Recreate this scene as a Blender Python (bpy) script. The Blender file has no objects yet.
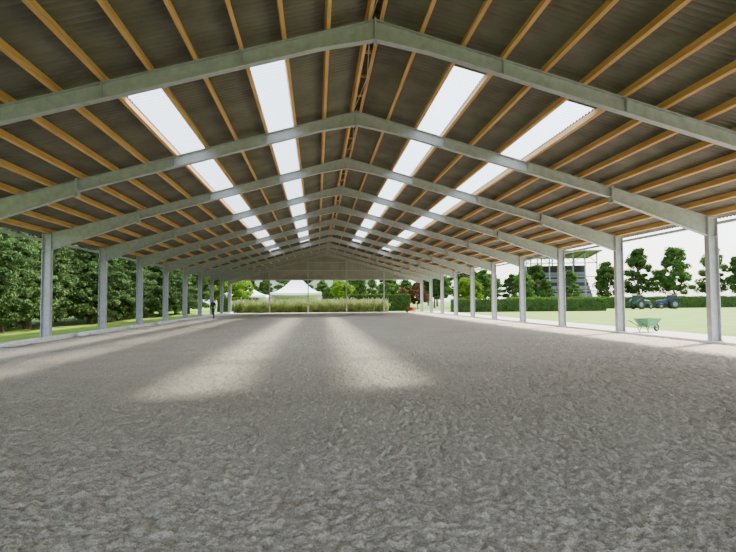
import bpy, bmesh, math, random
import numpy as np
from mathutils import Vector, Matrix
rnd = random.Random(7)
scene = bpy.context.scene
col = scene.collection

# ------------------------------------------------------------------ materials
def new_mat(name):
    m = bpy.data.materials.new(name); m.use_nodes = True
    nt = m.node_tree; nt.nodes.clear()
    out = nt.nodes.new('ShaderNodeOutputMaterial')
    return m, nt, out
def noise_mat(name, c1, c2, scale=3.0, rough=0.8, metal=0.0, bump=0.0, bscale=None, detail=4, stretch=None, spec=0.3):
    m, nt, out = new_mat(name)
    b = nt.nodes.new('ShaderNodeBsdfPrincipled')
    b.inputs['Roughness'].default_value = rough
    b.inputs['Metallic'].default_value = metal
    b.inputs['Specular IOR Level'].default_value = spec
    tc = nt.nodes.new('ShaderNodeTexCoord'); mp = nt.nodes.new('ShaderNodeMapping')
    if stretch: mp.inputs['Scale'].default_value = stretch
    nt.links.new(tc.outputs['Object'], mp.inputs['Vector'])
    n = nt.nodes.new('ShaderNodeTexNoise'); n.inputs['Scale'].default_value = scale; n.inputs['Detail'].default_value = detail
    nt.links.new(mp.outputs[0], n.inputs['Vector'])
    r = nt.nodes.new('ShaderNodeValToRGB')
    r.color_ramp.elements[0].position = .3; r.color_ramp.elements[1].position = .7
    r.color_ramp.elements[0].color = (*c1, 1); r.color_ramp.elements[1].color = (*c2, 1)
    nt.links.new(n.outputs['Fac'], r.inputs['Fac']); nt.links.new(r.outputs[0], b.inputs['Base Color'])
    if bump:
        n2 = nt.nodes.new('ShaderNodeTexNoise'); n2.inputs['Scale'].default_value = bscale or scale*4; n2.inputs['Detail'].default_value = 5
        nt.links.new(mp.outputs[0], n2.inputs['Vector'])
        bp = nt.nodes.new('ShaderNodeBump'); bp.inputs['Strength'].default_value = bump; bp.inputs['Distance'].default_value = .03
        nt.links.new(n2.outputs['Fac'], bp.inputs['Height']); nt.links.new(bp.outputs[0], b.inputs['Normal'])
    nt.links.new(b.outputs[0], out.inputs[0])
    return m
def leaf_mat(name, dark, light, trans=.35):
    m, nt, out = new_mat(name)
    geo = nt.nodes.new('ShaderNodeTexCoord'); oi = nt.nodes.new('ShaderNodeObjectInfo')
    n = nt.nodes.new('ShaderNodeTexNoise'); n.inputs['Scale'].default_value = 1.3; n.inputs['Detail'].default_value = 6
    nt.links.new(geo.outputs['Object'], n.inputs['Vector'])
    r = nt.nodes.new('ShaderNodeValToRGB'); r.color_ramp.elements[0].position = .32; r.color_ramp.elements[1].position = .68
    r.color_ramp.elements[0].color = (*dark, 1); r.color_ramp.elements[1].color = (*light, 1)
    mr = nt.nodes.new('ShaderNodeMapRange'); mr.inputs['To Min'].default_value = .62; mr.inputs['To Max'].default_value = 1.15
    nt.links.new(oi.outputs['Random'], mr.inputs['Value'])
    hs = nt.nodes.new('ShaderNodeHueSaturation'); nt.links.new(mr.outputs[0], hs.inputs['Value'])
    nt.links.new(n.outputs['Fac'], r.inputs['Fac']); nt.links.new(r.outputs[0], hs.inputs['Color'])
    d = nt.nodes.new('ShaderNodeBsdfDiffuse'); t = nt.nodes.new('ShaderNodeBsdfTranslucent'); mx = nt.nodes.new('ShaderNodeMixShader')
    mx.inputs[0].default_value = trans
    nt.links.new(hs.outputs[0], d.inputs[0]); nt.links.new(hs.outputs[0], t.inputs[0])
    nt.links.new(d.outputs[0], mx.inputs[1]); nt.links.new(t.outputs[0], mx.inputs[2]); nt.links.new(mx.outputs[0], out.inputs[0])
    return m

M_steel = noise_mat('galvanised_steel', (.33,.335,.36), (.44,.445,.475), 5, .5, .2, .05)
M_wood = noise_mat('larch_timber', (.51,.26,.095), (.69,.40,.17), 2.2, .65, 0, .1, 12, stretch=(6,.5,6))
M_roof = noise_mat('fibre_cement_sheet', (.125,.113,.095), (.195,.178,.15), 1.1, .85, 0, .1, 30)
M_gable = noise_mat('gable_sheet', (.29,.275,.245), (.35,.335,.30), 1.0, .8)
M_white = noise_mat('white_plastic', (.70,.70,.68), (.82,.82,.80), 4, .6)
M_conc = noise_mat('concrete', (.55,.53,.48), (.68,.66,.60), 2.5, .9, 0, .2, 20)
M_lawn = noise_mat('lawn_grass', (.11,.20,.015), (.21,.31,.035), .6, .95, 0, .6, 25, detail=8)
M_bark = noise_mat('bark', (.10,.07,.045), (.18,.13,.09), 6, .9, 0, .5)
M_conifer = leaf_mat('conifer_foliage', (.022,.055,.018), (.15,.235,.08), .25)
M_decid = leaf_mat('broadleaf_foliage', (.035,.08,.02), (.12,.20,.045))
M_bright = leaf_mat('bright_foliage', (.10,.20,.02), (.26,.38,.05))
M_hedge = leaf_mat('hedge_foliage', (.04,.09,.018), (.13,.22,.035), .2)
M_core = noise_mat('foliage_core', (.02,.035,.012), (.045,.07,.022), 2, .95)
M_reed = leaf_mat('reed_blades', (.15,.21,.06), (.38,.43,.19), .25)
M_plume = noise_mat('reed_plume', (.45,.40,.28), (.58,.52,.38), 5, .9)
M_redleaf = leaf_mat('copper_foliage', (.10,.05,.03), (.24,.13,.06))
M_glass = noise_mat('dark_glass', (.035,.035,.033), (.065,.065,.06), .5, .9, 0, spec=0.02)
M_greysteel = noise_mat('grey_painted_steel', (.15,.155,.155), (.22,.225,.22), 3, .8, spec=.1)
M_dark = noise_mat('black_rubber', (.02,.02,.02), (.04,.04,.04), 8, .8)
M_blue = noise_mat('tractor_blue_paint', (.015,.03,.06), (.025,.045,.08), 3, .6)
M_dgreen = noise_mat('tractor_green_paint', (.012,.05,.025), (.02,.07,.035), 3, .6)
M_red = noise_mat('red_paint', (.45,.05,.03), (.55,.08,.04), 4, .4)
M_green = noise_mat('green_tray', (.04,.19,.08), (.07,.25,.12), 4, .5)
M_cloth = noise_mat('dark_cloth', (.02,.022,.03), (.045,.045,.055), 20, .9)
M_jean = noise_mat('dark_trousers', (.03,.03,.04), (.05,.05,.06), 20, .9)
M_skin = noise_mat('skin', (.50,.30,.21), (.56,.35,.25), 12, .6)
M_hair = noise_mat('brown_hair', (.04,.025,.015), (.08,.05,.03), 30, .7)
M_tent = noise_mat('tent_fabric', (.80,.80,.80), (.88,.88,.88), 2, .7)
M_dome = noise_mat('beige_membrane', (.40,.36,.29), (.48,.44,.36), .5, .7)

def skylight_material():
    m, nt, out = new_mat('translucent_grp_sheet')
    t = nt.nodes.new('ShaderNodeBsdfTranslucent'); t.inputs[0].default_value = (.60,.66,.69,1)
    tr = nt.nodes.new('ShaderNodeBsdfTransparent'); tr.inputs[0].default_value = (.86,.93,.96,1)
    mx = nt.nodes.new('ShaderNodeMixShader'); mx.inputs[0].default_value = .54
    nt.links.new(t.outputs[0], mx.inputs[1]); nt.links.new(tr.outputs[0], mx.inputs[2]); nt.links.new(mx.outputs[0], out.inputs[0])
    return m
M_sky = skylight_material()

def sand_material():
    m, nt, out = new_mat('arena_sand')
    b = nt.nodes.new('ShaderNodeBsdfPrincipled'); b.inputs['Roughness'].default_value = .95; b.inputs['Specular IOR Level'].default_value = .08
    tc = nt.nodes.new('ShaderNodeTexCoord')
    def N(s, d, rr=.6):
        n = nt.nodes.new('ShaderNodeTexNoise'); n.inputs['Scale'].default_value = s; n.inputs['Detail'].default_value = d; n.inputs['Roughness'].default_value = rr
        nt.links.new(tc.outputs['Object'], n.inputs['Vector']); return n
    big = N(.5, 3); med = N(26, 6, .75); fine = N(85, 4, .75)
    vo = nt.nodes.new('ShaderNodeTexVoronoi'); vo.inputs['Scale'].default_value = 42
    nt.links.new(tc.outputs['Object'], vo.inputs['Vector'])
    r = nt.nodes.new('ShaderNodeValToRGB')
    e = r.color_ramp.elements
    e[0].position = .40; e[0].color = (.31,.26,.195,1); e[1].position = .60; e[1].color = (.82,.73,.595,1)
    a = nt.nodes.new('ShaderNodeMath'); a.operation = 'MULTIPLY_ADD'; a.inputs[1].default_value = .42
    nt.links.new(med.outputs['Fac'], a.inputs[0])
    a2 = nt.nodes.new('ShaderNodeMath'); a2.operation = 'MULTIPLY'; a2.inputs[1].default_value = .48
    nt.links.new(fine.outputs['Fac'], a2.inputs[0])
    a3 = nt.nodes.new('ShaderNodeMath'); a3.operation = 'MULTIPLY_ADD'; a3.inputs[1].default_value = .10
    nt.links.new(big.outputs['Fac'], a3.inputs[0]); nt.links.new(a2.outputs[0], a3.inputs[2]); nt.links.new(a3.outputs[0], a.inputs[2])
    nt.links.new(a.outputs[0], r.inputs['Fac']); nt.links.new(r.outputs[0], b.inputs['Base Color'])
    bp = nt.nodes.new('ShaderNodeBump'); bp.inputs['Strength'].default_value = .8; bp.inputs['Distance'].default_value = .03
    nt.links.new(med.outputs['Fac'], bp.inputs['Height'])
    bv = nt.nodes.new('ShaderNodeBump'); bv.inputs['Strength'].default_value = .7; bv.inputs['Distance'].default_value = .012; bv.invert = True
    nt.links.new(vo.outputs['Distance'], bv.inputs['Height']); nt.links.new(bp.outputs[0], bv.inputs['Normal'])
    bp2 = nt.nodes.new('ShaderNodeBump'); bp2.inputs['Strength'].default_value = .9; bp2.inputs['Distance'].default_value = .012
    nt.links.new(fine.outputs['Fac'], bp2.inputs['Height']); nt.links.new(bv.outputs[0], bp2.inputs['Normal'])
    nt.links.new(bp2.outputs[0], b.inputs['Normal']); nt.links.new(b.outputs[0], out.inputs[0])
    return m
M_sand = sand_material()

# ------------------------------------------------------------------ mesh builder
class MB:
    def __init__(s): s.v = []; s.f = []; s.m = []; s.mats = []
    def mi(s, mat):
        if mat not in s.mats: s.mats.append(mat)
        return s.mats.index(mat)
    def add(s, vs, fs, mat):
        o = len(s.v); k = s.mi(mat)
        s.v += [tuple(x) for x in vs]
        for f in fs: s.f.append(tuple(i+o for i in f)); s.m.append(k)
    def hex(s, a, b, mat):
        s.add(list(a)+list(b), [(3,2,1,0),(4,5,6,7),(0,1,5,4),(1,2,6,5),(2,3,7,6),(3,0,4,7)], mat)
    def box(s, c, d, mat, rot=None):
        x,y,z = [k/2 for k in d]
        L = [Vector(p) for p in [(-x,-y,-z),(x,-y,-z),(x,y,-z),(-x,y,-z),(-x,-y,z),(x,-y,z),(x,y,z),(-x,y,z)]]
        if rot is not None: L = [rot @ p for p in L]
        c = Vector(c); L = [p+c for p in L]
        s.hex(L[:4], L[4:], mat)
    def tube(s, p0, p1, r0, r1, mat, n=12):
        p0, p1 = Vector(p0), Vector(p1); w = (p1-p0).normalized()
        a = w.orthogonal().normalized(); b = w.cross(a)
        vs = [p+a*(r*math.cos(t))+b*(r*math.sin(t)) for p,r in ((p0,r0),(p1,r1)) for t in [2*math.pi*i/n for i in range(n)]]
        fs = [(i,(i+1)%n,n+(i+1)%n,n+i) for i in range(n)]+[tuple(range(n-1,-1,-1)), tuple(range(n,2*n))]
        s.add(vs, fs, mat)
    def rings(s, rings, mat, cap=True):
        n = len(rings[0]); vs = [p for r in rings for p in r]; fs = []
        for j in range(len(rings)-1):
            for i in range(n): fs.append((j*n+i, j*n+(i+1)%n, (j+1)*n+(i+1)%n, (j+1)*n+i))
        if cap: fs += [tuple(range(n-1,-1,-1)), tuple(range((len(rings)-1)*n, len(rings)*n))]
        s.add(vs, fs, mat)
    def torus(s, c, R, r, axis, mat, n=24, k=8):
        axis = Vector(axis).normalized(); a = axis.orthogonal().normalized(); b = axis.cross(a); c = Vector(c)
        vs = []; fs = []
        for i in range(n):
            t = 2*math.pi*i/n; d = a*math.cos(t)+b*math.sin(t)
            for j in range(k):
                u = 2*math.pi*j/k; vs.append(c+d*(R+r*math.cos(u))+axis*(r*math.sin(u)))
        for i in range(n):
            for j in range(k): fs.append((i*k+j, ((i+1)%n)*k+j, ((i+1)%n)*k+(j+1)%k, i*k+(j+1)%k))
        s.add(vs, fs, mat)
    def obj(s, name, loc=(0,0,0), rotz=0, smooth=False, parent=None, scale=1):
        me = bpy.data.meshes.new(name); me.from_pydata(s.v, [], s.f); 
        for mt in s.mats: me.materials.append(mt)
        me.polygons.foreach_set('material_index', s.m)
        if smooth: me.polygons.foreach_set('use_smooth', [True]*len(s.f))
        me.update()
        return place(me, name, loc, rotz, parent, scale)
def place(me, name, loc=(0,0,0), rotz=0, parent=None, scale=1):
    o = bpy.data.objects.new(name, me); col.objects.link(o)
    o.location = loc; o.rotation_euler = (0,0,rotz); o.scale = (scale,)*3 if not hasattr(scale,'__len__') else scale
    if parent: o.parent = parent
    return o
def np_mesh(name, V, F, mats, smooth=False, loc=(0,0,0), rotz=0):
    V = np.asarray(V, np.float32); F = np.asarray(F, np.int32)
    me = bpy.data.meshes.new(name); me.vertices.add(len(V)); me.vertices.foreach_set('co', V.ravel())
    me.loops.add(F.size); me.loops.foreach_set('vertex_index', F.ravel())
    me.polygons.add(len(F)); me.polygons.foreach_set('loop_start', np.arange(0, F.size, F.shape[1], dtype=np.int32))
    me.polygons.foreach_set('loop_total', np.full(len(F), F.shape[1], np.int32))
    if smooth: me.polygons.foreach_set('use_smooth', np.ones(len(F), bool))
    for m in mats: me.materials.append(m)
    me.update(calc_edges=True); me.validate()
    return place(me, name, loc, rotz)

# ------------------------------------------------------------------ hall dimensions
H, SL, W, BAY = 8.01, .2755, 12.79, 6.0
Y0, YN = 12.03, 72.03
frames = [Y0 + BAY*i for i in range(-2, 11)]
def top(x): return H - SL*abs(x)
cs = math.cos(math.atan(SL)); 

def ibeam(mb, P, Q, d0, d1, w, t=.02):
    P, Q = Vector(P), Vector(Q); y = Vector((0,w/2,0)); ty = Vector((0,.007,0)); z = Vector((0,0,1))
    def slab(a, b, h, yy): 
        mb.hex([a-yy-h, a+yy-h, a+yy, a-yy], [b-yy-h, b+yy-h, b+yy, b-yy], M_steel)
    slab(P, Q, z*t, y)
    slab(P-z*(d0-t), Q-z*(d1-t), z*t, y)
    mb.hex([P-ty-z*d0, P+ty-z*d0, P+ty, P-ty], [Q-ty-z*d1, Q+ty-z*d1, Q+ty, Q-ty], M_steel)

def portal_mesh():
    mb = MB()
    for s in (-1, 1):
        ibeam(mb, (0,0,top(0)), (s*1.3,0,top(1.3)), .47, .37, .2)
        ibeam(mb, (s*1.3,0,top(1.3)), (s*9.05,0,top(9.05)), .37, .37, .2)
        ibeam(mb, (s*9.05,0,top(9.05)), (s*12.62,0,top(12.62)), .45, .72, .2)
        for dx in (-.02, .02):
            mb.box((s*9.05+dx,0,top(9.05)-.25), (.035,.27,.60), M_steel)
        for bz in (-.52,-.38,-.16):
            for by in (-.09,.09): mb.tube((s*9.05-.08,by,top(9.05)+bz+.06), (s*9.05+.08,by,top(9.05)+bz+.06), .018,.018, M_steel, 6)
        for xx in (3.0, 6.0):
            for by in (-.055,.055): mb.box((s*xx,by,top(xx)-.185), (.012,.09,.33), M_steel)
        cx = s*W; zt = top(W)
        for fx in (-.17, .17):
            zz = top(W+fx*s*s)
            mb.box((cx+fx,0,zz/2), (.022,.24,zz), M_steel)
        mb.box((cx,0,zt/2), (.34,.014,zt), M_steel)
        mb.box((cx,0,zt-.70), (.34,.23,.02), M_steel)
        mb.box((cx,0,zt-.01), (.40,.24,.02), M_steel)
        mb.box((cx,0,.015), (.5,.36,.03), M_steel)
        for bx in (-.2,.2):
            for by in (-.13,.13): mb.tube((cx+bx,by,0),(cx+bx,by,.08),.015,.015,M_steel,6)
    mb.box((0,0,H-.25), (.04,.24,.56), M_steel)
    return mb
pm = None
for i, y in enumerate(frames):
    if pm is None:
        o = portal_mesh().obj('steel_portal_frame', (0,y,0)); pm = o.data
    else: place(pm, 'steel_portal_frame', (0,y,0))

PX = [.13, 1.07, 2.05, 3.0, 4.0, 4.97, 5.95, 6.93, 7.9, 8.88, 9.86, 10.84, 11.8, 12.7]
ya, yb = -5.0, 73.0
mb = MB(); PH, PW = .19, .085
for s in (-1, 1):
    up = Vector((s*SL,0,1)).normalized(); al = Vector((s,0,-SL)).normalized()
    for x in PX:
        base = Vector((s*x,0,top(x)+.002))
        a = [base-al*PW/2, base+al*PW/2, base+al*PW/2+up*PH, base-al*PW/2+up*PH]
        mb.hex([p+Vector((0,ya,0)) for p in a], [p+Vector((0,yb,0)) for p in a], M_wood)
        for y in frames:
            mb.box(base+up*.06+al*(PW/2+.006)+Vector((0,y,0)), (.008,.12,.12), M_steel)
for k in range(int((yb-ya)/1.5)):
    mb.box((0, ya+.7+k*1.5, H+.05), (.26,.05,.07), M_wood)
for i in range(1, len(frames)-1):
    y = frames[i]
    mb.tube((-.1,y+.15,H-.02), (.1,y+3,H-.05), .012,.012, M_steel, 6)
    mb.tube((.1,y+3,H-.05), (-.1,y+5.85,H-.02), .012,.012, M_steel, 6)
mb.obj('timber_purlins')

def corr_strip(Vs, Fs, s, xa, xb, y0, y1, lift=.0, pitch=.177, amp=.03, seg=8):
    n = int((y1-y0)/pitch*seg)+1
    ys = y0+np.arange(n+1)*pitch/seg
    z = amp*np.cos(2*np.pi*ys/pitch)
    off = sum(len(v) for v in Vs)
    h = PH/cs + .034
    A = np.stack([np.full_like(ys, s*xa), ys, top(xa)+h+z], 1)
    B = np.stack([np.full_like(ys, s*(xb+.10)), ys, top(xb+.10)+h+z+lift], 1)
    Vs.append(A); Vs.append(B)
    i = np.arange(n)
    Fs.append(np.stack([off+i, off+i+1, off+n+1+i+1, off+n+1+i], 1))
Vo, Fo, Vt, Ft = [], [], [], []
SY0, SY1 = 13.35, 54.0
edges = [0] + PX[1:-1] + [13.45]
for s in (-1, 1):
    for k in range(len(edges)-1):
        xa, xb = edges[k], edges[k+1]
        sky = k in (2, 5)
        if sky:
            corr_strip(Vo, Fo, s, xa, xb, ya-.5, SY0, .015); corr_strip(Vo, Fo, s, xa, xb, SY1, 73.6, .015)
            corr_strip(Vt, Ft, s, xa, xb, SY0, SY1, .015)
        else: corr_strip(Vo, Fo, s, xa, xb, ya-.5, 73.6, .015)
np_mesh('corrugated_roof', np.vstack(Vo), np.vstack(Fo), [M_roof], True)
np_mesh('roof_skylight_sheets', np.vstack(Vt), np.vstack(Ft), [M_sky], True)
mb = MB()
for s in (-1,1):
    mb.hex([(0,ya-.5,H+.28),(s*.35,ya-.5,H+.20),(s*.35,ya-.5,H+.21),(0,ya-.5,H+.295)], [(0,73.6,H+.28),(s*.35,73.6,H+.20),(s*.35,73.6,H+.21),(0,73.6,H+.295)], M_roof)
mb.obj('ridge_cap')
mb = MB()
for s in (-1,1):
    x = s*13.52; z = top(13.5)+.12
    prof = [(-.08,.0),(-.06,-.1),(.06,-.1),(.08,0),(.07,0),(.05,-.09),(-.05,-.09),(-.07,0)]
    mb.rings([[(x+a,y,z+b) for a,b in prof] for y in (ya-.5,73.6)], M_steel)
mb.obj('eaves_gutters')

mb = MB(); yg = 72.3; zb = 4.35
n = 400; vs=[]; fs=[]
for i in range(n+1):
    x = -12.8+25.6*i/n; dy = .02*math.sin(x*2*math.pi/.2)
    vs += [(x,yg+dy,zb),(x,yg+dy,top(x)+.2)]
for i in range(n): fs.append((2*i,2*i+2,2*i+3,2*i+1))
mb.add(vs, fs, M_gable)
mb.obj('wall_gable')
mb = MB()
mb.box((0,72.21,4.4), (25.2,.10,.22), M_steel)
for zz in (5.6,6.7):
    hw = (H-zz)/SL-.4; mb.box((0,72.22,zz), (2*hw,.08,.10), M_steel)
for x in (-7.6,-2.55,2.55,7.6):
    zt = top(x)-.42
    for fy in (-.09,.09): mb.box((x,71.75+fy,zt/2), (.16,.014,zt), M_steel)
    mb.box((x,71.75,zt/2), (.012,.18,zt), M_steel)
mb.obj('gable_steel_posts')

# ------------------------------------------------------------------ sand floor with real relief
def vnoise(x, y, s, seed):
    r = np.random.RandomState(seed); T = r.rand(256,256)
    X = x/s; Y = y/s; xi = np.floor(X).astype(int); yi = np.floor(Y).astype(int); fx = X-xi; fy = Y-yi
    fx = fx*fx*(3-2*fx); fy = fy*fy*(3-2*fy)
    g = lambda a,b: T[a%256, b%256]
    return (g(xi,yi)*(1-fx)+g(xi+1,yi)*fx)*(1-fy)+(g(xi,yi+1)*(1-fx)+g(xi+1,yi+1)*fx)*fy
ys = [-9.0,-5.0,-2.0,0.0,1.5]
y = 2.4
while y < 71: ys.append(y); y += max(.012, y*.005)
ys.append(72.5); ys = np.array(ys)
u = np.linspace(-1,1,1040); xs = 12.45*(.45*u+.55*u**3)
GX, GY = np.meshgrid(xs, ys)
rot = lambda a,k=0:(GX*math.cos(a)-GY*math.sin(a)+50+k, GX*math.sin(a)+GY*math.cos(a)+50)
Z = .018*(vnoise(*rot(.9),1.1,4)-.5) + .009*(vnoise(*rot(.4),.24,1)-.5) + .018*(vnoise(*rot(1.1),.10,2)-.5) + .024*(vnoise(*rot(2.0),.05,3)-.5)+ .022*(vnoise(*rot(2.7),.027,6)-.5)
c = vnoise(*rot(.2),.12,5); Z -= .024*np.clip(c-.6,0,1)*3
c = vnoise(*rot(1.7,9),.06,8); Z += .022*np.clip(c-.6,0,1)*2.5
Z -= .02
ny, nx = GX.shape
V = np.stack([GX.ravel(),GY.ravel(),Z.ravel()],1)
I = (np.arange(ny-1)[:,None]*nx+np.arange(nx-1)[None]).ravel()
np_mesh('floor', V, np.stack([I,I+1,I+nx+1,I+nx],1), [M_sand], True)

mb = MB()
mb.add([(-300,-60,-.10),(300,-60,-.10),(300,500,-.10),(-300,500,-.10)], [(0,1,2,3)], M_lawn)
mb.obj('ground_lawn')
mb = MB(); mb.box((14.0,32,-.052), (3.0,84,.10), M_conc); mb.obj('path_concrete')
mb = MB(); mb.box((-13.02,32,-.052), (.95,84,.10), M_conc); mb.obj('kerb_concrete')
mb = MB()
mb.box((-12.49,32,.06), (.04,82,.22), M_white)
mb.box((12.47,32,.02), (.03,82,.10), M_white)
mb.obj('edging_board')

def roll_mesh(seed, L):
    r = random.Random(seed); mb = MB(); rr = []
    n = 14; k = 12
    for j in range(n+1):
        t = j/n; rad = .13*(math.sin(math.pi*t)**.35 if 0<t<1 else .12)*(.9+.2*r.random())
        if j in (4,9): rad *= .75
        rr.append([(rad*math.cos(a)*1.25+.02*math.sin(t*9), (t-.5)*L, .10+rad*.85*math.sin(a)) for a in [2*math.pi*i/k for i in range(k)]])
    mb.rings(rr, M_white); return mb
for k,(x,y,L) in enumerate([(-12.2,20.6,1.6),(-12.25,21.9,.9),(-12.2,26.2,1.1),(-12.2,27.4,.9),(-12.2,33.2,1.4),(-12.2,38.5,1.2),(-12.2,45.2,1.4)]):
    roll_mesh(k, L).obj('sandbag', (x,y,-.01), rotz=.08*(k%3-1), smooth=True)

# ------------------------------------------------------------------ vegetation
def leaf_quads(C, size, rs):
    n = len(C); a = rs.normal(size=(n,3)); 
    a /= np.linalg.norm(a,axis=1)[:,None]
    b = rs.normal(size=(n,3)); b -= (b*a).sum(1)[:,None]*a; b /= np.linalg.norm(b,axis=1)[:,None]
    s = size*(.6+.8*rs.rand(n))[:,None]
    A = a*s; B = b*s*.55
    V = np.stack([C-A, C-A*.1+B, C+A, C-A*.1-B],1).reshape(-1,3)
    F = np.arange(4*n).reshape(-1,4); return V, F
def tree_mesh(name, seed, kind, height, radius, nleaf, mat, lsize):
    rs = np.random.RandomState(seed); r = random.Random(seed)
    tb = MB(); trunk_h = height*(.92 if kind=='conifer' else .6)
    segs = 6; pts = [Vector((.15*r.uniform(-1,1)*j*.4, .15*r.uniform(-1,1)*j*.4, trunk_h*j/segs)) for j in range(segs+1)]
    tr = height*.028
    for j in range(segs): tb.tube(pts[j], pts[j+1], tr*(1-j/segs*.8), tr*(1-(j+1)/segs*.8), M_bark, 8)
    C = []
    if kind == 'conifer':
        nb = 150
        for k in range(nb):
            t = (k+.5)/nb; z = height*(.04+.92*t); ang = k*2.399+r.uniform(-.4,.4)
            prof = radius*(min(1, .8+t*1.0) if t<.3 else (1-((t-.3)/.7)**1.5))*r.uniform(.6,1.15)+.2
            d = np.array([math.cos(ang), math.sin(ang)])
            for q in range(5):
                uu = .4+.155*q; m = int(nleaf/nb/5*(.5+.8*prof/radius)*(.7+.2*q))
                cx_, cy_ = d[0]*prof*uu, d[1]*prof*uu; cz_ = z+.35*prof*uu-.03*q*q
                P = rs.normal(size=(m,3)); P /= np.linalg.norm(P,axis=1)[:,None]+1e-6
                P *= (rs.rand(m)**.5)[:,None]*np.array([.36,.36,.22])*(.8+.5*rs.rand())
                C.append(P+np.array([cx_+rs.normal()*.12,cy_+rs.normal()*.12,cz_+rs.normal()*.12]))
            if k%2==0: tb.tube((0,0,z), (d[0]*prof*.8,d[1]*prof*.8,z+.28*prof), .035,.01, M_bark, 5)
    else:
        # irregular crown: crown starts low, narrows upward, uneven sprays
        nc = 90; z0 = height*.24
        for k in range(nc):
            t = rs.rand()**.85; z = z0+(height-z0)*t
            env = radius*math.sin(math.pi*min(1,.16+.84*t)**.8)**.6*(1-.25*t) if t<.97 else radius*.2
            ang = rs.rand()*2*math.pi; q = (.35+.65*rs.rand()**.6)*(1+.22*math.sin(3*ang+seed)+.15*rs.normal())
            c = np.array([math.cos(ang)*env*q, math.sin(ang)*env*q, z]); cr = radius*(.12+.2*rs.rand())
            m = nleaf//nc; w = rs.normal(size=(m,3)); w /= np.linalg.norm(w,axis=1)[:,None]
            C.append(c+w*cr*(rs.rand(m)**.35)[:,None]*np.array([1.15,1.15,.75]))
            if k%3==0: tb.tube(tuple(pts[min(6,2+int(t*4))]), tuple(c), tr*.3, tr*.08, M_bark, 5)
    C = np.vstack(C); C[:,2] = np.maximum(C[:,2], .1)
    LV, LF = leaf_quads(C, lsize, rs)
    me = bpy.data.meshes.new(name)
    nv = len(tb.v); allv = tb.v + LV.tolist(); allf = tb.f + (LF+nv).tolist()
    me.from_pydata(allv, [], allf); me.materials.append(M_bark); me.materials.append(mat)
    me.polygons.foreach_set('material_index', [0]*len(tb.f)+[1]*len(LF)); me.update()
    return me
con = [tree_mesh('conifer_a',1,'conifer',10,2.7,36000,M_conifer,.10), tree_mesh('conifer_b',2,'conifer',9,3.1,36000,M_conifer,.10)]
dec = [tree_mesh('decid_a',3,'decid',9,2.9,16000,M_decid,.18), tree_mesh('decid_b',4,'decid',10,3.2,16000,M_decid,.19), tree_mesh('decid_e',8,'decid',10.5,2.8,15000,M_decid,.18)]
bri = tree_mesh('decid_c',5,'decid',7,3.4,14000,M_bright,.18)
redt = tree_mesh('decid_d',6,'decid',6,2.4,8000,M_redleaf,.2)
k = 0
yy = 22.0
while yy < 82:
    place(con[k%2], 'conifer_tree', (-18.6-rnd.uniform(0,1.8), yy, -.09), rnd.uniform(0,6), scale=rnd.uniform(.75,1.1)); k += 1
    yy += rnd.uniform(3.3,4.4)
yy = 24.0
while yy < 82:
    place(con[(k+1)%2], 'conifer_tree', (-24.0-rnd.uniform(0,2), yy, -.09), rnd.uniform(0,6), scale=rnd.uniform(1.15,1.4)); k += 1
    yy += rnd.uniform(4.4,5.4)
for x,y,s,me in [(-19,92,.95,bri),(-14.2,94,.75,bri),(-25,97,1.1,dec[0]),(3.0,99,.75,bri),(8,122,.8,dec[0]),(14,118,.8,dec[1]),(17.5,100,.8,redt),(14.3,98,.62,redt),(22,106,.9,dec[0]),(-32,106,1.2,dec[1]),(27,100,.8,bri),(30,112,1,dec[1])]:
    place(me, 'broadleaf_tree', (x,y,-.09), rnd.uniform(0,6), scale=s)
xx = -62
while xx < 66:
    place(dec[int(xx)%3], 'broadleaf_tree', (xx,152+rnd.uniform(-4,4),-.09), rnd.uniform(0,6), scale=rnd.uniform(.7,.95)); xx += rnd.uniform(4,5.5)
for x,y,s,me in [(35,92,.72,dec[0]),(40,98,.78,dec[1]),(47.5,100,.66,dec[2]),(55.0,100,.95,dec[0]),(64.0,104,1.1,dec[2]),(71,103,1.15,dec[1]),(82,106,1.12,dec[2]),(87.5,104,1.25,dec[0]),(98,110,1.2,dec[1]),(110,130,1.1,dec[2]),(36,118,.9,dec[0]),(28,130,1.1,dec[1])]:
    place(me, 'park_tree', (x,y,-.09), rnd.uniform(0,6), scale=s)

def hedge(name, x0,x1,y,depth,h, mat=M_hedge, seed=0):
    rs = np.random.RandomState(seed); L = x1-x0; n = int(L*(h*2+depth)*90)
    face = rs.rand(n)*(2*h+depth); P = np.zeros((n,3)); P[:,0] = rs.rand(n)*L
    a = face<h; b = (face>=h)&(face<h+depth); c_ = face>=h+depth
    P[a,1] = 0; P[a,2] = face[a]; P[b,1] = face[b]-h; P[b,2] = h; P[c_,1] = depth; P[c_,2] = face[c_]-h-depth
    P += rs.normal(size=(n,3))*.05; P[:,2] += .06*np.sin(P[:,0]*1.7)
    V,F = leaf_quads(P,.09,rs)
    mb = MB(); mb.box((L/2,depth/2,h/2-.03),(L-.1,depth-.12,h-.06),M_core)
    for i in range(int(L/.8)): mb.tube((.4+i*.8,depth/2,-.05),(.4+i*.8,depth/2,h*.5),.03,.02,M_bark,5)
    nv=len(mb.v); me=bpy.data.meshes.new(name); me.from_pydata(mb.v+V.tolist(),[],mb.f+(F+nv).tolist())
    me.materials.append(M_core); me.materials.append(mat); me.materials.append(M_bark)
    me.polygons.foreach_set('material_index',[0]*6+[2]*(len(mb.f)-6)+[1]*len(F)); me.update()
    return place(me,name,(x0,y,-.09))
hedge('clipped_hedge', 16.5,38,70,1.3,1.7,seed=1)
hedge('clipped_hedge', 30,72,86,1.4,1.9,seed=2)
hedge('clipped_hedge', 56,110,96,1.4,1.7,seed=3)
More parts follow.
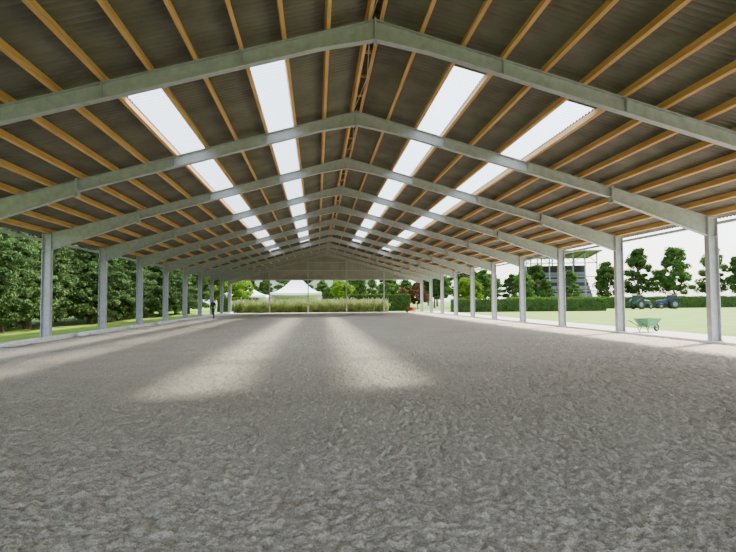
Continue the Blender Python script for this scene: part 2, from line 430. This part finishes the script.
hedge('clipped_hedge', 3.5,13,82,1.3,2.5,seed=4)
hedge('clipped_hedge', -17,-10.5,86,1.5,2.2,seed=5)

# tall pale reeds beyond the gable, some with plumes
rs = np.random.RandomState(11); n = 15000
bx = -13+21.5*rs.rand(n); by = 74.2+3.5*rs.rand(n)
clump = .72+.28*np.abs(np.sin(bx*2.1+by*1.7)); hh = (1.15+.8*rs.rand(n))*clump; lean = rs.normal(size=(n,2))*.3
ang = rs.rand(n)*3.14; wv = np.stack([np.cos(ang),np.sin(ang)],1)*.032
base = np.stack([bx,by,np.full(n,-.09)],1); w3 = np.concatenate([wv,np.zeros((n,1))],1)
mid = base+np.stack([lean[:,0]*.35,lean[:,1]*.35,hh*.6],1); tip = base+np.stack([lean[:,0],lean[:,1],hh],1)
V = np.stack([base-w3,base+w3,mid+w3,mid-w3,tip+w3*.3,tip-w3*.3],1).reshape(-1,3); o = np.arange(n)*6
F = np.vstack([np.stack([o,o+1,o+2,o+3],1),np.stack([o+3,o+2,o+4,o+5],1)])
pk = rs.choice(n, 900, replace=False); pt_ = tip[pk]; pw = w3[pk]*1.3; zz3 = np.array([0,0,.32])
PV = np.stack([pt_-zz3*.3, pt_+pw+zz3*.1, pt_+zz3, pt_-pw+zz3*.1],1).reshape(-1,3); PF = np.arange(len(PV)).reshape(-1,4)+len(V)
ob = np_mesh('ornamental_grass_bed', np.vstack([V,PV]), np.vstack([F,PF]), [M_reed, M_plume])
mi = np.zeros(len(ob.data.polygons), np.int32); mi[len(F):] = 1; ob.data.polygons.foreach_set('material_index', mi)

# ------------------------------------------------------------------ marquee
def marquee(name, loc, w, eave, peak, mat=M_tent):
    mb = MB(); n = 14; rings = []
    for j in range(n+1):
        t = j/n; hw = w/2*(1-t)*.98 + .05; z = eave+(peak-eave)*(t**1.8)
        loop = []
        for (ax,ay,bx_,by_) in [(-1,-1,1,-1),(1,-1,1,1),(1,1,-1,1),(-1,1,-1,-1)]:
            for q in range(6):
                u = q/6; dip = .25*math.sin(math.pi*u)*(1-t); 
                loop.append(((ax+(bx_-ax)*u)*hw, (ay+(by_-ay)*u)*hw, z-dip*.4))
        rings.append(loop)
    mb.rings(rings, mat, cap=False)
    v0 = rings[0]; mb.rings([[(x,y,z-.45) for x,y,z in v0], v0], mat, cap=False)
    for sx in (-1,1):
        for sy in (-1,1): mb.tube((sx*w/2*.98,sy*w/2*.98,0),(sx*w/2*.98,sy*w/2*.98,eave),.06,.06,M_steel,8)
    mb.tube((0,0,peak-.3),(0,0,peak+.5),.04,.02,M_steel,8)
    mb.box((0,w/2*.97,eave/2),(w*.96,.03,eave),mat)
    mb.box((-w/2*.97,0,eave/2),(.03,w*.96,eave),mat)
    return mb.obj(name, loc)
marquee('marquee_tent', (-5.4,110,-.09), 10, 3.3, 7.2)
marquee('marquee_tent', (-16.5,122,-.09), 8, 3.0, 5.0)

mb = MB(); rings=[]
for y in (-12,12):
    rings.append([(24*math.cos(a),y,3.0+8.5*math.sin(a)) for a in [math.pi*i/24 for i in range(25)]])
mb.rings(rings, M_dome)
for i in range(13):
    mb.box((-24+i*4,-12,1.5),(.3,.3,3.0),M_greysteel)
mb.box((0,0,1.5),(47,22,3.0),M_dome)
for k_ in range(24):
    a0,a1=math.pi*k_/24,math.pi*(k_+1)/24
    mb.tube((24.1*math.cos(a0),-12.1,3+8.6*math.sin(a0)),(24.1*math.cos(a1),-12.1,3+8.6*math.sin(a1)),.18,.18,M_white,6)
mb.obj('membrane_hall', (-3,190,-.09))

# ------------------------------------------------------------------ grey steel grandstand, raked seating under an open truss roof
mb = MB()
bw, bd, bh = 17, 12, 13.5
for k_ in range(9):   # raked tiers
    mb.box((0,-bd/2+1.0+k_*1.2,(.9+k_*.95)/2+.3),(bw-1,1.2,.9+k_*.95),M_glass if k_%2 else M_greysteel)
mb.box((0,bd/2-.2,5.4),(bw-.5,.3,10.6),M_glass)
for x in [-bw/2+i*bw/6 for i in range(7)]:
    mb.tube((x,-bd/2,0),(x,-bd/2,bh-.4),.16,.16,M_greysteel,8); mb.tube((x,bd/2,0),(x,bd/2,bh-.4),.18,.18,M_greysteel,8)
    mb.tube((x,-bd/2-1,bh-.2),(x,bd/2+1,bh-1.0),.16,.16,M_greysteel,8)
for z in (3.6,7.2,10.6): mb.tube((-bw/2,-bd/2,z),(bw/2,-bd/2,z),.12,.12,M_greysteel,8)
for i in range(6):
    x0,x1=-bw/2+i*bw/6,-bw/2+(i+1)*bw/6
    mb.tube((x0,-bd/2,10.6 if i%2==0 else 13),(x1,-bd/2,13 if i%2==0 else 10.6),.09,.09,M_greysteel,8)
mb.hex([(-bw/2-1,-bd/2-1.5,bh-.1),(bw/2+1,-bd/2-1.5,bh-.1),(bw/2+1,bd/2+1,bh-.9),(-bw/2-1,bd/2+1,bh-.9)],
       [(-bw/2-1,-bd/2-1.5,bh+.2),(bw/2+1,-bd/2-1.5,bh+.2),(bw/2+1,bd/2+1,bh-.6),(-bw/2-1,bd/2+1,bh-.6)],M_greysteel)
mb.obj('grandstand_building', (61,135,-.09), rotz=-.25)

# ------------------------------------------------------------------ tractor
def tractor(loc, rotz, paint):
    mb = MB()
    for sx in (-1,1):
        y = sx*.78
        mb.torus((-.75,y,.78),.56,.22,(0,1,0),M_dark,28,10)
        mb.tube((-.75,y-.12,.78),(-.75,y+.12,.78),.45,.45,M_greysteel,20)
        for k in range(20):
            a = 2*math.pi*k/20; mb.box((-.75+.77*math.cos(a),y,.78+.77*math.sin(a)),(.05,.34,.07),M_dark,Matrix.Rotation(-a,3,'Y'))
        mb.torus((1.35,y*.92,.48),.33,.14,(0,1,0),M_dark,24,8)
        mb.tube((1.35,y*.92-.08,.48),(1.35,y*.92+.08,.48),.26,.26,M_greysteel,16)
        rr=[]
        for k in range(9):
            a = math.radians(20+k*17); c_,s_=math.cos(a),math.sin(a)
            rr.append([(-.75+r_*c_,y+o_,.78+r_*s_) for r_,o_ in ((.84,-.2),(.84,.2),(.88,.2),(.88,-.2))])
        mb.rings(rr,paint)
    mb.tube((-.75,-.78,.78),(-.75,.78,.78),.12,.12,M_dark,10); mb.tube((1.35,-.7,.48),(1.35,.7,.48),.08,.08,M_dark,10)
    mb.box((.3,0,.72),(2.4,.5,.4),M_dark)
    def sec(x,w,z0,z1): return [(x,-w,z0),(x,w,z0),(x,w,z1-.12),(x,w*.7,z1),(x,-w*.7,z1),(x,-w,z1-.12)]
    mb.rings([sec(.15,.40,.85,1.55),sec(1.2,.37,.85,1.48),sec(1.75,.33,.85,1.38),sec(1.88,.27,.9,1.25)],paint)
    mb.box((1.885,0,1.05),(.03,.42,.25),M_dark)
    mb.tube((.9,.25,1.45),(.9,.25,2.15),.04,.04,M_dark,8)
    mb.box((-.6,0,1.05),(1.35,1.1,.5),paint)
    b0=[(-1.25,-.6,1.3),(.1,-.6,1.3),(.1,.6,1.3),(-1.25,.6,1.3)]; b1=[(-1.15,-.52,2.2),(-.08,-.52,2.2),(-.08,.52,2.2),(-1.15,.52,2.2)]
    mb.hex([Vector(p) for p in b0],[Vector(p) for p in b1],M_glass)
    for p,q in zip(b0,b1): mb.tube(p,q,.04,.04,paint,6)
    mb.box((-.6,0,2.26),(1.3,1.2,.12),M_greysteel)
    mb.tube((.0,0,1.5),(-.25,0,1.6),.02,.02,M_dark,6)
    return mb.obj('tractor', loc, rotz, scale=.95)
tractor((53.4,79.5,-.09), 2.9, M_blue)
tractor((48.2,78.5,-.09), .25, M_dgreen)

# ------------------------------------------------------------------ wheelbarrow
def wheelbarrow(name, loc, rotz, tray, sc=1):
    mb = MB()
    def rect(z,x0,x1,w): return [(x0,-w,z),(x1,-w,z),(x1,w,z),(x0,w,z)]
    outer=[rect(.30,-.30,.32,.24), rect(.66,-.50,.60,.38)]
    inner=[rect(.65,-.48,.58,.365), rect(.32,-.28,.30,.23)]
    mb.rings(outer+inner, tray)
    for k in range(4):
        p=outer[1]; mb.tube(p[k],p[(k+1)%4],.015,.015,tray,6)
    for s in (-1,1):
        mb.tube((.72,s*.05,.2),(-.35,s*.2,.28),.018,.018,M_dark,8); mb.tube((-.35,s*.2,.28),(-.95,s*.28,.56),.018,.018,M_dark,8)
        mb.tube((-.82,s*.262,.51),(-1.0,s*.285,.58),.026,.026,M_dark,8)
        mb.tube((-.18,s*.18,.27),(-.28,s*.24,.01),.018,.018,M_dark,8); mb.tube((-.28,s*.24,.01),(-.42,s*.24,.28),.018,.018,M_dark,8)
        mb.tube((.72,s*.08,.2),(.5,s*.2,.6),.014,.014,M_dark,6)
    mb.torus((.72,0,.2),.15,.05,(0,1,0),M_dark,20,8); mb.tube((.72,-.09,.2),(.72,.09,.2),.02,.02,M_steel,8)
    mb.tube((.72,-.03,.2),(.72,.03,.2),.12,.12,M_steel,12)
    return mb.obj(name, loc, rotz, scale=sc)
wheelbarrow('wheelbarrow', (14.1,24.0,.0), .4, M_green, .95)
wheelbarrow('wheelbarrow', (10.3,66,.0), 2.3, M_red)

# ------------------------------------------------------------------ person (skinned)
def skin_part(name, pts, edges_, radii, mat, parent, sub=2, root=0):
    me = bpy.data.meshes.new(name); me.from_pydata(pts, edges_, []); me.materials.append(mat)
    o = bpy.data.objects.new(name, me); col.objects.link(o); o.parent = parent
    md = o.modifiers.new('Skin','SKIN'); md.use_smooth_shade = True
    for i,r_ in enumerate(radii):
        sv = me.skin_vertices[0].data[i]; sv.radius = (r_ if hasattr(r_,'__len__') else (r_,r_)); sv.use_root = (i==root)
    sb = o.modifiers.new('Sub','SUBSURF'); sb.levels = sub; sb.render_levels = sub
    return o
person = bpy.data.objects.new('person', None); col.objects.link(person)
person.location = (-10.55,49.0,0); person.rotation_euler = (0,0,math.radians(-25))
body = [(0,0,.98),(0,0,1.12),(0,-.01,1.28),(0,0,1.43),(0,-.01,1.53),
        (.17,0,1.42),(.23,.05,1.15),(.22,-.06,.92), (-.17,0,1.42),(-.24,-.03,1.14),(-.23,-.16,.93)]
be = [(0,1),(1,2),(2,3),(3,4),(3,5),(5,6),(6,7),(3,8),(8,9),(9,10)]
skin_part('jacket', body, be, [(.155,.11),(.145,.10),(.17,.115),(.13,.09),(.06,.06),.065,.052,.038,.065,.052,.038], M_cloth, person)
legs = [(0,0,.95),(.09,0,.90),(.11,-.12,.50),(.10,-.06,.10),(.10,-.2,.05),(-.09,0,.90),(-.10,.05,.50),(-.10,.24,.14),(-.10,.13,.04)]
skin_part('trousers', legs, [(0,1),(1,2),(2,3),(3,4),(0,5),(5,6),(6,7),(7,8)], [(.13,.10),.09,.062,.045,.038,.09,.062,.045,.038], M_jean, person)
head = [(0,-.01,1.50),(0,-.012,1.58),(0,-.02,1.66),(0,-.01,1.75)]
skin_part('head', head, [(0,1),(1,2),(2,3)], [.052,(.062,.07),(.078,.095),(.06,.075)], M_skin, person)
mb = MB()
mb.tube((0,-.105,1.665),(0,-.135,1.645),.010,.014,M_skin,8)
for s in (-1,1):
    mb.tube((s*.03,-.100,1.68),(s*.03,-.112,1.68),.010,.008,M_dark,8)
    mb.tube((s*.078,-.01,1.67),(s*.092,-.005,1.665),.022,.016,M_skin,8)
mb.box((0,-.103,1.61),(.045,.014,.010),M_red)
mb.obj('face', parent=person, smooth=True)
skin_part('hair', [(0,.02,1.76),(0,.045,1.70),(0,.055,1.62)], [(0,1),(1,2)], [(.082,.07),(.086,.06),(.06,.04)], M_hair, person)
for s,(hx,hy,hz) in ((1,(.22,-.07,.90)),(-1,(-.23,-.17,.91))):
    hp=[(hx,hy,hz),(hx,hy-.01,hz-.08)]; he=[(0,1)]; hr=[.026,(.022,.036)]
    for q,(dy,L) in enumerate(((-.03,.065),(-.01,.08),(.01,.075),(.03,.055))):
        i=len(hp); hp+= [(hx,hy+dy-.01,hz-.10),(hx-s*.012,hy+dy-.012,hz-.10-L*.55),(hx-s*.03,hy+dy-.014,hz-.10-L)]
        he+=[(1,i),(i,i+1),(i+1,i+2)]; hr+=[.010,.009,.008]
    i=len(hp); hp+=[(hx-s*.02,hy-.045,hz-.05),(hx-s*.03,hy-.06,hz-.09)]; he+=[(0,i),(i,i+1)]; hr+=[.011,.009]
    skin_part('hand', hp, he, hr, M_skin, person, 1)

# ------------------------------------------------------------------ light, sky, camera
D = Vector((-.82,-.50,-1.0)).normalized()
sun = bpy.data.lights.new('sun','SUN'); sun.energy = 17.0; sun.angle = math.radians(7.0); sun.color = (1,.92,.79)
so = bpy.data.objects.new('sun', sun); col.objects.link(so); so.rotation_euler = D.to_track_quat('-Z','Y').to_euler(); so.location=(20,20,30)
w = bpy.data.worlds.new('world'); scene.world = w; w.use_nodes = True
nt = w.node_tree; bg = nt.nodes['Background']
sk = nt.nodes.new('ShaderNodeTexSky'); sk.sky_type = 'NISHITA'; sk.sun_disc = False
sk.sun_elevation = math.asin(-D.z); sk.sun_rotation = math.atan2(-D.x,-D.y); sk.dust_density = 2.0; sk.air_density = 1.2
mix = nt.nodes.new('ShaderNodeMixRGB'); mix.inputs[0].default_value = .5; mix.inputs[2].default_value = (4.4,5.0,5.8,1)
nt.links.new(sk.outputs[0], mix.inputs[1]); nt.links.new(mix.outputs[0], bg.inputs[0]); bg.inputs[1].default_value = .83

yaw, pitch, roll, f = .0944, .0451, -.0071, 537.3
fw = Vector((math.sin(yaw)*math.cos(pitch), math.cos(yaw)*math.cos(pitch), math.sin(pitch)))
r0 = Vector((math.cos(yaw), -math.sin(yaw), 0)); u0 = r0.cross(fw)
r = r0*math.cos(roll)+u0*math.sin(roll); u = -r0*math.sin(roll)+u0*math.cos(roll)
cam = bpy.data.cameras.new('camera'); cam.sensor_width = 36; cam.lens = f*36/736; cam.clip_end = 1000
co = bpy.data.objects.new('camera', cam); col.objects.link(co)
co.matrix_world = Matrix((( r.x,u.x,-fw.x,-1.3428),(r.y,u.y,-fw.y,0),(r.z,u.z,-fw.z,1.5814),(0,0,0,1)))
scene.camera = co
